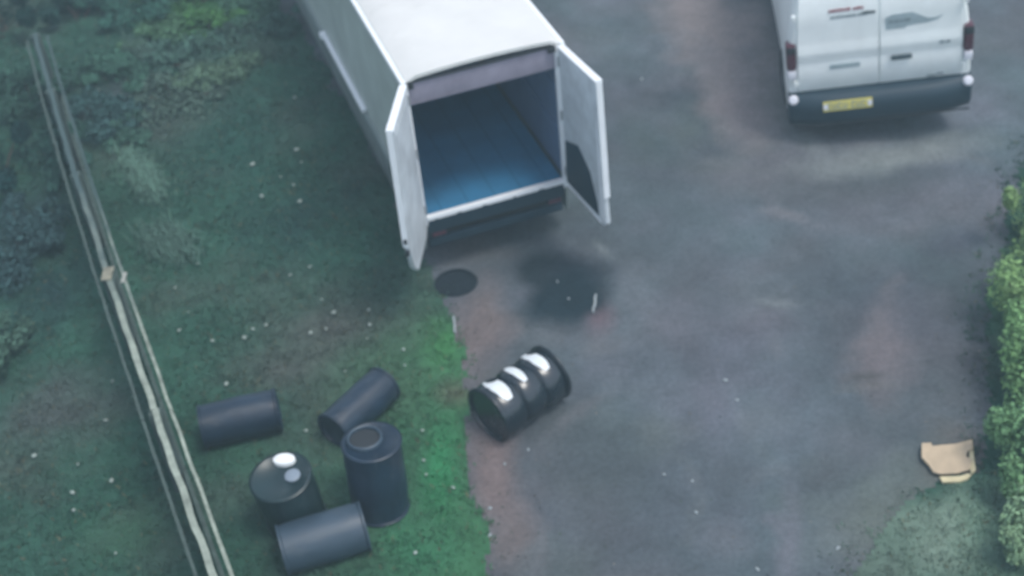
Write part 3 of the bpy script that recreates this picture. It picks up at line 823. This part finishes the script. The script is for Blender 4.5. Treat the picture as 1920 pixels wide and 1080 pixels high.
M_timber = wood('weathered_timber', (.27, .31, .255), (.050, .085, .085))
M_timber_b = mat('mid_timber', (.095, .145, .13), rough=.9, vary=.3, scale=7, bump=.4, bscale=30)  # this and the next are plain darker timber tones
M_timber_c = mat('dark_timber', (.045, .078, .080), rough=.9, vary=.3, scale=7, bump=.4, bscale=30)
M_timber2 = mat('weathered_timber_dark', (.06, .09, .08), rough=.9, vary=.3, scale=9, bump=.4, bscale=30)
FP = [(62, 60), (95, 180), (130, 300), (168, 420), (205, 520), (240, 630), (282, 760), (325, 880), (365, 990), (398, 1080)]
fpts = [G(u + 2, v, 1.0) for u, v in FP]
# fit a smooth line, one post about every 1.9 m, sections straight between posts
fy = np.array([p.y for p in fpts]); fx = np.array([p.x for p in fpts])
pc3 = np.polyfit(fy, fx, 3)
ys = [4.3, 6.15, 8.0, 9.88, 11.7, 13.5, 14.9]
posts = [Vector((float(np.polyval(pc3, y)) if y > 5.8 else float(np.polyval(pc3, 6.15)) + (6.15 - y) * .30, y, 0)) for y in ys]
fence = empty('timber_fence', posts[3], 0, 'weathered grey timber fence running down the left side, its rails seen from above', 'fence')
def fp(mb, name, m, **k):
    bmesh.ops.translate(mb.bm, vec=-posts[3], verts=mb.bm.verts)
    return mb.build(name, m, fence, **k)
for i, p in enumerate(posts):
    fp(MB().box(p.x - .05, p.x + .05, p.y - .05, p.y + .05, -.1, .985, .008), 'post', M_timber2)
for a, b in zip(posts, posts[1:]):
    d = (b - a); Ln = d.length; d.normalize(); rz = math.atan2(d.y, d.x)
    M = Matrix.Translation(a) @ Matrix.Rotation(rz, 4, 'Z')
    j = lambda: random.uniform(-.006, .006)
    def plank(y0, y1, z0, z1, m, name, sag=.0, wob=.006):
        mb = MB(); n = 14
        prev = None
        for k in range(n + 1):
            t = k / n; x = .004 + (Ln - .008) * t
            o = math.sin(t * math.pi) * sag + (noise.noise(Vector((a.y * 3 + t * 6, y0 * 50, z0))) * wob)
            o2 = noise.noise(Vector((a.y * 5 + t * 9, y1 * 30, 3))) * wob * .6
            ring = [mb.bm.verts.new(M @ Vector((x, y0 + o, z0))), mb.bm.verts.new(M @ Vector((x, y1 + o + o2, z0))), mb.bm.verts.new(M @ Vector((x, y1 + o + o2, z1))), mb.bm.verts.new(M @ Vector((x, y0 + o, z1)))]
            if prev:
                for q in range(4): mb.bm.faces.new((prev[q], prev[(q + 1) % 4], ring[(q + 1) % 4], ring[q]))
            else: mb.bm.faces.new(ring[::-1])
            prev = ring
        mb.bm.faces.new(prev)
        fp(mb, name, m)
    MT = M_timber
    plank(-.026, .026, .99, 1.012, MT, 'cap_rail', wob=.014)
    plank(-.142, -.114, .90, .94, MT, 'side_rail', wob=.008)        # east side rail
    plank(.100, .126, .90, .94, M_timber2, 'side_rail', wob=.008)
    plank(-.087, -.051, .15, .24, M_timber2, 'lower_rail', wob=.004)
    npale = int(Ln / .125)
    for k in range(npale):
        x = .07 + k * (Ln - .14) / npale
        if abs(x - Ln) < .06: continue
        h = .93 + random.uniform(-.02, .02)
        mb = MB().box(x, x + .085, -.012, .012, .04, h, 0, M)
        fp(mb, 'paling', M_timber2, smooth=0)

q = posts[3]
fp(MB().box(q.x - .05, q.x + .045, q.y - .09, q.y + .10, 1.013, 1.03, .004), 'repair_plate', mat('tan_plate', (.24, .23, .17), rough=.85, vary=.4, scale=14))
fp(MB().box(q.x + .11, q.x + .15, q.y - .06, q.y + .09, .941, .955, .004), 'repair_plate', mat('pale_plate', (.33, .34, .30), rough=.85, vary=.4, scale=14))

# ------------------------------------------------------------------ leafy plants
M_leaf = mat('leaf', (1, 1, 1), rough=.75, attr='Col', vary=.15, scale=8, spec=.15)
M_bark = mat('bark', (.09, .075, .06), rough=.9, vary=.3, scale=20, bump=.5)
def foliage(name, center, lobes, nleaf, size, col, parent, seed, var=.35, tip=None):
    r = np.random.default_rng(seed)
    li = r.integers(0, len(lobes), nleaf)
    Lc = np.array([l[0] for l in lobes]); Lr = np.array([l[1] for l in lobes])
    d = r.normal(size=(nleaf, 3)); d /= np.linalg.norm(d, axis=1)[:, None]
    rad = r.random(nleaf) ** .38
    # clumping: snap leaves towards twig centres
    P = Lc[li] + d * rad[:, None] * Lr[li]
    tw = Lc[r.integers(0, len(lobes), max(8, nleaf // 14))]
    P = P + (fbm(P[:, 0] * 3, P[:, 1] * 3 + P[:, 2], 3, 2.0) - .5)[:, None] * d * .25 * Lr[li]
    P[:, 2] = np.maximum(P[:, 2], .02)
    nrm = d + r.normal(size=(nleaf, 3)) * .8 + np.array([0, 0, .5]); nrm /= np.linalg.norm(nrm, axis=1)[:, None]
    t = np.cross(nrm, r.normal(size=(nleaf, 3))); t /= np.linalg.norm(t, axis=1)[:, None]
    b = np.cross(nrm, t)
    s = size * r.uniform(.6, 1.4, nleaf)[:, None]
    v = np.stack([P - t * s, P - b * s * .45 + nrm * s * .12, P + t * s, P + b * s * .45 + nrm * s * .12], 1).reshape(-1, 3)
    f = np.arange(nleaf * 4).reshape(-1, 4)
    base = np.array(col)[None, :] * 2.1 * r.uniform(1 - var, 1 + var, nleaf)[:, None]
    cl = fbm(P[:, 0], P[:, 1] + P[:, 2] * .7, 3, 3.0)
    base = base * (0.7 + .6 * cl)[:, None]
    o = mesh_np(name, v, f, M_leaf, np.repeat(base, 4, axis=0), False, 4)
    o.parent = parent
    return o
def shrub(pos, rx, ry, h, n, col, label, size=.035, seed=1, name='shrub', cat='shrub', group=None, nlobe=12):
    e = empty(name, pos, 0, label, cat, group)
    r = random.Random(seed); lobes = []
    for k in range(nlobe):
        a = r.uniform(0, 6.283); q = math.sqrt(r.random()) * .75
        lx, ly = math.cos(a) * q * rx, math.sin(a) * q * ry
        lz = h * r.uniform(.25, .75) * (1 - .35 * q)
        s = r.choice((r.uniform(.15, .28), r.uniform(.3, .52)))
        if s < .28: lx *= 1.3; ly *= 1.3; lz *= 1.25
        lobes.append(((lx, ly, lz), (rx * s, ry * s, h * s * .8)))
    foliage('leaves', None, lobes, n, size, col, e, seed)
    mb = MB()
    for k in range(7):
        lc = lobes[k % nlobe][0]
        mb.tube([(lc[0] * .1, lc[1] * .1, -.05), (lc[0] * .5, lc[1] * .5, lc[2] * .5), (lc[0], lc[1], lc[2] * 1.1)], .012, 6, rs=[.016, .011, .005])
    mb.build('stem', M_bark, e)
    return e
# hedge on the right, a row of bushes
for i, (u, v, rx, ry, h, col, lab) in enumerate([
    (1972, 420, .40, .60, .9, (.105, .165, .066), 'topmost pale green bush at the right edge of the yard'),
    (1958, 560, .42, .62, 1.0, (.098, .165, .064), 'bushy green shrub at the right edge, above the middle'),
    (1962, 700, .46, .62, .9, (.082, .155, .062), 'dense green shrub at the right edge below the middle'),
    (1975, 850, .50, .60, .85, (.070, .135, .062), 'dark green shrub right beside the broken board'),
    (2000, 1010, .45, .45, .5, (.095, .150, .085), 'low spreading shrub in the bottom right corner')]):
    c = G(u, v, h * .4)
    shrub(Vector((c.x, c.y, hz(c.x, c.y) - .02)), rx, ry, h, 9000, col, lab, seed=20 + i, group=None, size=.026, nlobe=22)
for i, (u, v, rx, ry, h, n, col, lab) in enumerate([
    (-10, 690, .34, .65, .5, 2600, (.030, .062, .045), 'pale green shrub cut off by the left edge of the picture'),
    (20, 60, .8, .9, 1.1, 5200, (.005, .022, .018), 'dark bush in the top left corner beyond the fence'),
    (0, 330, .6, .9, .8, 4200, (.004, .020, .019), 'dark bush left of the fence below the corner'),
    (350, 15, .75, .55, .45, 3600, (.024, .068, .024), 'bright green weedy bush near the top of the picture'),
    (470, 80, .45, .35, .3, 1500, (.026, .050, .038), 'greyish low bush between the weeds and the truck'),
    (150, 40, .6, .5, .45, 2200, (.008, .028, .023), 'dark bush hiding the far end of the fence'),
    ]):
    c = G(u, v, 0)
    shrub(Vector((c.x, c.y, hz(c.x, c.y) - .02)), rx, ry, h, n, col, lab, seed=40 + i, size=.036)
# low weeds growing through the grass
for i, (u, v, rx, ry, h, n, col, lab) in enumerate([
    (225, 150, .55, .50, .22, 1500, (0.026, 0.067, 0.047), 'dark low weeds right of the far end of the fence'),
    (330, 190, .50, .60, .20, 1400, (0.042, 0.070, 0.055), 'dull low weeds midway between the fence end and the truck'),
    (290, 70, .45, .40, .25, 1300, (0.045, 0.097, 0.053), 'mid green weeds below the bright bush at the top'),
    (420, 150, .50, .35, .22, 1400, (0.056, 0.097, 0.064), 'pale low weeds below the greyish bush left of the truck'),
    (400, 55, .35, .30, .30, 1200, (0.039, 0.103, 0.036), 'bright green weed clump touching the bush at the top'),
    (120, 300, .30, .60, .35, 1500, (0.019, 0.053, 0.041), 'dark weeds growing against the far side of the fence'),
    (60, 190, .45, .50, .50, 2000, (0.019, 0.049, 0.036), 'dark scrub between the left corner bush and the fence'),
    (30, 480, .45, .60, .40, 1900, (0.018, 0.040, 0.041), 'dark bluish scrub at the left edge halfway down'),
    (240, 260, .30, .35, .18, 800, (0.028, 0.067, 0.049), 'small dark weeds at the top of the long pale tussock'),
    (520, 60, .35, .35, .30, 1100, (0.026, 0.060, 0.047), 'dark weeds close against the side of the truck'),
    (190, 230, .45, .55, .22, 1500, (.022, .052, .050), 'grey-green low weeds beside the upper part of the fence'),
    (470, 40, .40, .45, .30, 1400, (.034, .078, .052), 'mid green weeds between the bright bush and the dark weeds by the truck'),
    (370, 110, .60, .45, .25, 1900, (.034, .072, .056), 'pale green weeds in the middle of the overgrown top left'),
    (260, 20, .60, .60, .40, 2200, (.020, .060, .044), 'dark green scrub at the top edge left of the bright bush'),
    ]):
    c = G(u, v, 0)
    shrub(Vector((c.x, c.y, hz(c.x, c.y) - .02)), rx * 1.3, ry * 1.3, h, int(n * 1.7), col, lab, seed=80 + i, size=.034, name='weed_clump', cat='weeds')
# long pale grass tussocks flopped over
def tussock(u, v, L_, w, rot, n, col, label, seed):
    c = G(u, v); r = np.random.default_rng(seed)
    e = empty('grass_tussock', (c.x, c.y, hz(c.x, c.y)), math.radians(rot), label, 'tussock')
    x = r.normal(0, L_ * .42, n); y = r.normal(0, w * .4, n)
    h = r.uniform(.05, .2, n); ln = r.uniform(.06, .22, n); a = r.normal(0, .8, n) + (r.random(n) < .3) * 3.1
    ww = r.uniform(.004, .009, n)
    p0 = np.stack([x, y - ww, np.zeros(n)], 1); p1 = np.stack([x, y + ww, np.zeros(n)], 1)
    m0 = np.stack([x + np.cos(a) * ln * .5, y + np.sin(a) * ln * .5 - ww * .7, h * .9], 1); m1 = m0 + np.array([0, 1, 0]) * (ww * 1.4)[:, None]
    t = np.stack([x + np.cos(a) * ln, y + np.sin(a) * ln, h * .75], 1)
    V = np.stack([p0, p1, m1, m0, t], 1).reshape(-1, 3)
    b = np.arange(n)[:, None] * 5
    Fc = np.concatenate([b + np.array([[0, 1, 2]]), b + np.array([[0, 2, 3]]), b + np.array([[3, 2, 4]])])
    cc = np.repeat(np.array(col)[None, :] * r.uniform(.6, 1.3, n)[:, None], 5, axis=0)
    o = mesh_np('blades', V, Fc, M_grass, cc); o.parent = e; o['kind'] = 'stuff'
tussock(270, 340, .62, .17, -62, 1300, (.13, .25, .19), 'long pale tussock flopped over right of the fence', 61)
tussock(318, 468, .5, .28, -50, 900, (.09, .18, .14), 'fainter pale tussock right of the fence, below the long one', 62)
tussock(265, 105, .5, .2, -50, 450, (.08, .15, .12), 'greyish tussock near the top left, right of the fence end', 63)
tussock(470, 100, .55, .3, -30, 700, (.09, .16, .125), 'loose pale tussock at the top, left of the truck', 64)

# ------------------------------------------------------------------ broken board
M_board = mat('cream_board', (.52, .41, .28), rough=.8, vary=.14, scale=9, bump=.15, bscale=20)
M_board2 = mat('yellowed_board', (.66, .58, .36), rough=.8, vary=.12, scale=9)
c = G(1778, 862); g = hz(c.x, c.y)
bd = empty('broken_board', (c.x, c.y, g + .03), 0, 'cream broken board with a notched edge lying at the foot of the bushes', 'board')
def gp(lst, cz=0.0): return [(G(u, v, g + .05).x - c.x, G(u, v, g + .05).y - c.y) for u, v in lst]
MB().prism(gp([(1728, 833), (1745, 832), (1748, 838), (1765, 836), (1790, 834), (1822, 826), (1825, 842), (1814, 846), (1811, 856), (1822, 862), (1818, 880), (1795, 886), (1765, 888), (1750, 884), (1742, 872), (1728, 858)]), .018, None, .01).build('sheet', M_board, bd, M=Matrix.Rotation(math.radians(3), 4, 'X'))
MB().prism(gp([(1762, 892), (1800, 891), (1815, 886), (1822, 888), (1815, 896), (1800, 901), (1768, 902)]), .02, None, -.01).build('splinter', M_board2, bd)
MB().prism(gp([(1818, 830), (1824, 829), (1830, 880), (1822, 886), (1818, 870)]), .02, None, -.012).build('splinter', M_board2, bd)

# ------------------------------------------------------------------ fallen leaves and grit on the yard
def litter(n, seed):
    r = np.random.default_rng(seed)
    x = r.uniform(-2.5, 6.5, n * 12); y = r.uniform(5.6, 18, n * 12)
    g = grass_mask(x, y)
    p = np.exp(-np.clip(-g, 0, 9) / .22) * .9 + .05 * np.clip(fbm(x, y, 4, 1.2) * 3 - 1, 0, 1)
    k = (g < .03) & (r.random(len(x)) < p); x = x[k][:n]; y = y[k][:n]; m = len(x)
    z = height(x, y) + .006
    a = r.uniform(0, 6.283, m); s1 = r.uniform(.006, .015, m); s2 = s1 * r.uniform(.35, .8, m)
    ux, uy = np.cos(a), np.sin(a)
    P = lambda du, dv, dz: np.stack([x + ux * du - uy * dv, y + uy * du + ux * dv, z + dz], 1)
    V = np.stack([P(-s1, 0, 0), P(0, -s2, s1 * .3), P(s1, 0, 0), P(0, s2, s1 * .3)], 1).reshape(-1, 3)
    pal = np.array([(.045, .07, .04), (.10, .085, .06), (.05, .04, .035), (.17, .16, .14), (.03, .035, .04)])
    c = pal[r.integers(0, 5, m)] * r.uniform(.7, 1.3, m)[:, None]
    o = mesh_np('leaf_litter', V, np.arange(m * 4).reshape(-1, 4), M_leaf, np.repeat(c, 4, axis=0), False, 4)
    tag(o, 'bits of leaf and grit fallen on the yard along the grass edges', 'leaf litter', kind='stuff')
litter(1800, 77)

# ------------------------------------------------------------------ small litter
M_pale = mat('pale_stone', (.34, .40, .36), rough=.7, vary=.25, scale=20)
M_pale2 = mat('grey_stone', (.30, .34, .35), rough=.8, vary=.25, scale=20)
def pebble(u, v, s, m, label, group, seed, name='stone', cat='stone'):
    c = G(u, v, .03); r = random.Random(seed)
    bm = bmesh.new(); bmesh.ops.create_icosphere(bm, subdivisions=2, radius=1)
    ax, ay, az = s * r.uniform(.8, 1.5), s * r.uniform(.6, 1.0), s * r.uniform(.5, .8)
    R3 = Matrix.Rotation(r.uniform(0, 3), 3, 'Z')
    for w in bm.verts:
        k = 1 + .3 * noise.noise(w.co * 1.3 + Vector((seed, 0, 0)))
        w.co = R3 @ Vector((w.co.x * ax * k, w.co.y * ay * k, w.co.z * az * k))
    mb = MB(); mb.bm.free(); mb.bm = bm
    o = mb.build(name, m, None, smooth=50)
    gz_ = hz(c.x, c.y); lift = .035 if grass_mask(np.array([c.x]), np.array([c.y]))[0] > 0 else az * .4
    o.location = (c.x, c.y, gz_ + lift)
    tag(o, label, cat, group)
GL = [(475, 312, 2.4), (492, 373, 2.2), (557, 285, 2.0), (566, 308, 1.6), (527, 336, 1.5), (551, 351, 1.4), (563, 382, 2.0), (400, 644, 2.0), (459, 636, 2.0), (475, 620, 1.8), (500, 612, 1.6),
      (583, 627, 2.0), (626, 589, 2.2), (692, 585, 1.6), (694, 613, 2.0), (582, 504, 1.4), (426, 725, 2.4), (553, 187, 1.8), (187, 172, 1.8), (211, 905, 1.8), (138, 928, 1.8), (140, 960, 1.8), (200, 793, 1.8),
      (67, 860, 1.6), (575, 812, 1.4), (545, 519, 1.3), (612, 620, 1.5), (338, 625, 1.5), (355, 590, 1.3), (213, 720, 1.5), (148, 875, 1.2), (219, 1042, 1.6), (297, 215, 1.6), (330, 545, 1.2), (757, 660, 1.6),
      (795, 868, 1.4), (800, 895, 1.2), (850, 917, 1.6), (793, 812, 1.3), (10, 133, 1.8), (780, 1042, 1.6), (230, 8, 2.0), (372, 500, 1.2), (690, 640, 1.0), (760, 690, 1.2), (648, 700, 1.1), (604, 565, 1.1)]
for i, (u, v, s) in enumerate(GL):
    if u < 240 + .3 * (v - 540): lab = 'small pale stone lying in the shaded grass beyond the timber fence'
    elif v < 430: lab = 'small pale stone lying in the dark grass left of the truck'
    elif v < 700: lab = 'small pale stone lying in the grass between the truck and the group of drums'
    else: lab = 'small pale stone lying in the grass close to the standing drums'
    pebble(u, v, s * .0105, M_pale, lab, lab.replace('stone', 'stones'), i)
YL = [(1305, 957, 1.8), (1245, 886, 1.5), (1298, 898, 1.5), (1420, 1063, 1.5), (1572, 1022, 1.5), (1360, 710, 1.8), (1382, 746, 1.3), (990, 838, 1.5), (946, 865, 1.4), (918, 948, 1.8), (918, 1000, 1.5), (1045, 527, 1.3), (1066, 558, 1.3),
      (1203, 145, 2.0), (1374, 140, 1.3), (1205, 668, 1.5), (1700, 810, 1.2), (1050, 1010, 1.3), (960, 905, 1.2), (898, 870, 1.2), (1210, 1022, 1.3), (1600, 600, 1.1), (1010, 975, 1.1), (1145, 470, 1.3), (1510, 760, 1.1)]
for i, (u, v, s) in enumerate(YL[:15]):
    if v < 300: lab = 'small grey stone chip lying on the bare yard between the truck and the van'
    elif u < 1100: lab = 'small grey stone chip lying on the brown strip around the glossy drum'
    else: lab = 'small grey stone chip lying in the middle of the bare yard'
    pebble(u, v, s * .0105, M_pale2, lab, lab.replace('chip', 'chips'), 100 + i)
def stick(u0, v0, u1, v1, r, m, label, name, cat):
    a = G(u0, v0, .03); b = G(u1, v1, .03); mid = (a + b) / 2
    e0 = hz(mid.x, mid.y)
    pts = []
    for k in range(6):
        t = k / 5; p = a.lerp(b, t) - mid
        pts.append((p.x + noise.noise(Vector((t * 3, u0, 0))) * .012, p.y, 0))
    o = MB().tube(pts, r, 8).build(name, m)
    o.location = (mid.x, mid.y, e0 + r * .9)
    tag(o, label, cat)
stick(1117, 552, 1112, 585, .013, M_pale2, 'short pale stick lying on the yard beside the dark oil stain', 'stick', 'stick')
stick(850, 590, 853, 622, .012, M_pale2, 'pale stick lying on the edge of the grass beside the dirt', 'stick', 'stick')

# ------------------------------------------------------------------ thin morning haze
hzm = bpy.data.materials.new('thin_haze'); hzm.use_nodes = True
ht = hzm.node_tree
for n in list(ht.nodes): ht.nodes.remove(n)
hv = ht.nodes.new('ShaderNodeVolumePrincipled'); ho = ht.nodes.new('ShaderNodeOutputMaterial')
hv.inputs['Color'].default_value = (.66, .92, 1, 1); hv.inputs['Density'].default_value = HAZE
ht.links.new(hv.outputs[0], ho.inputs['Volume'])
hb = MB().box(-320, 320, -320, 320, -1.2, 9.6).build('haze', hzm, smooth=0); tag(hb, 'thin pale blue haze over the whole place', None, kind='stuff')
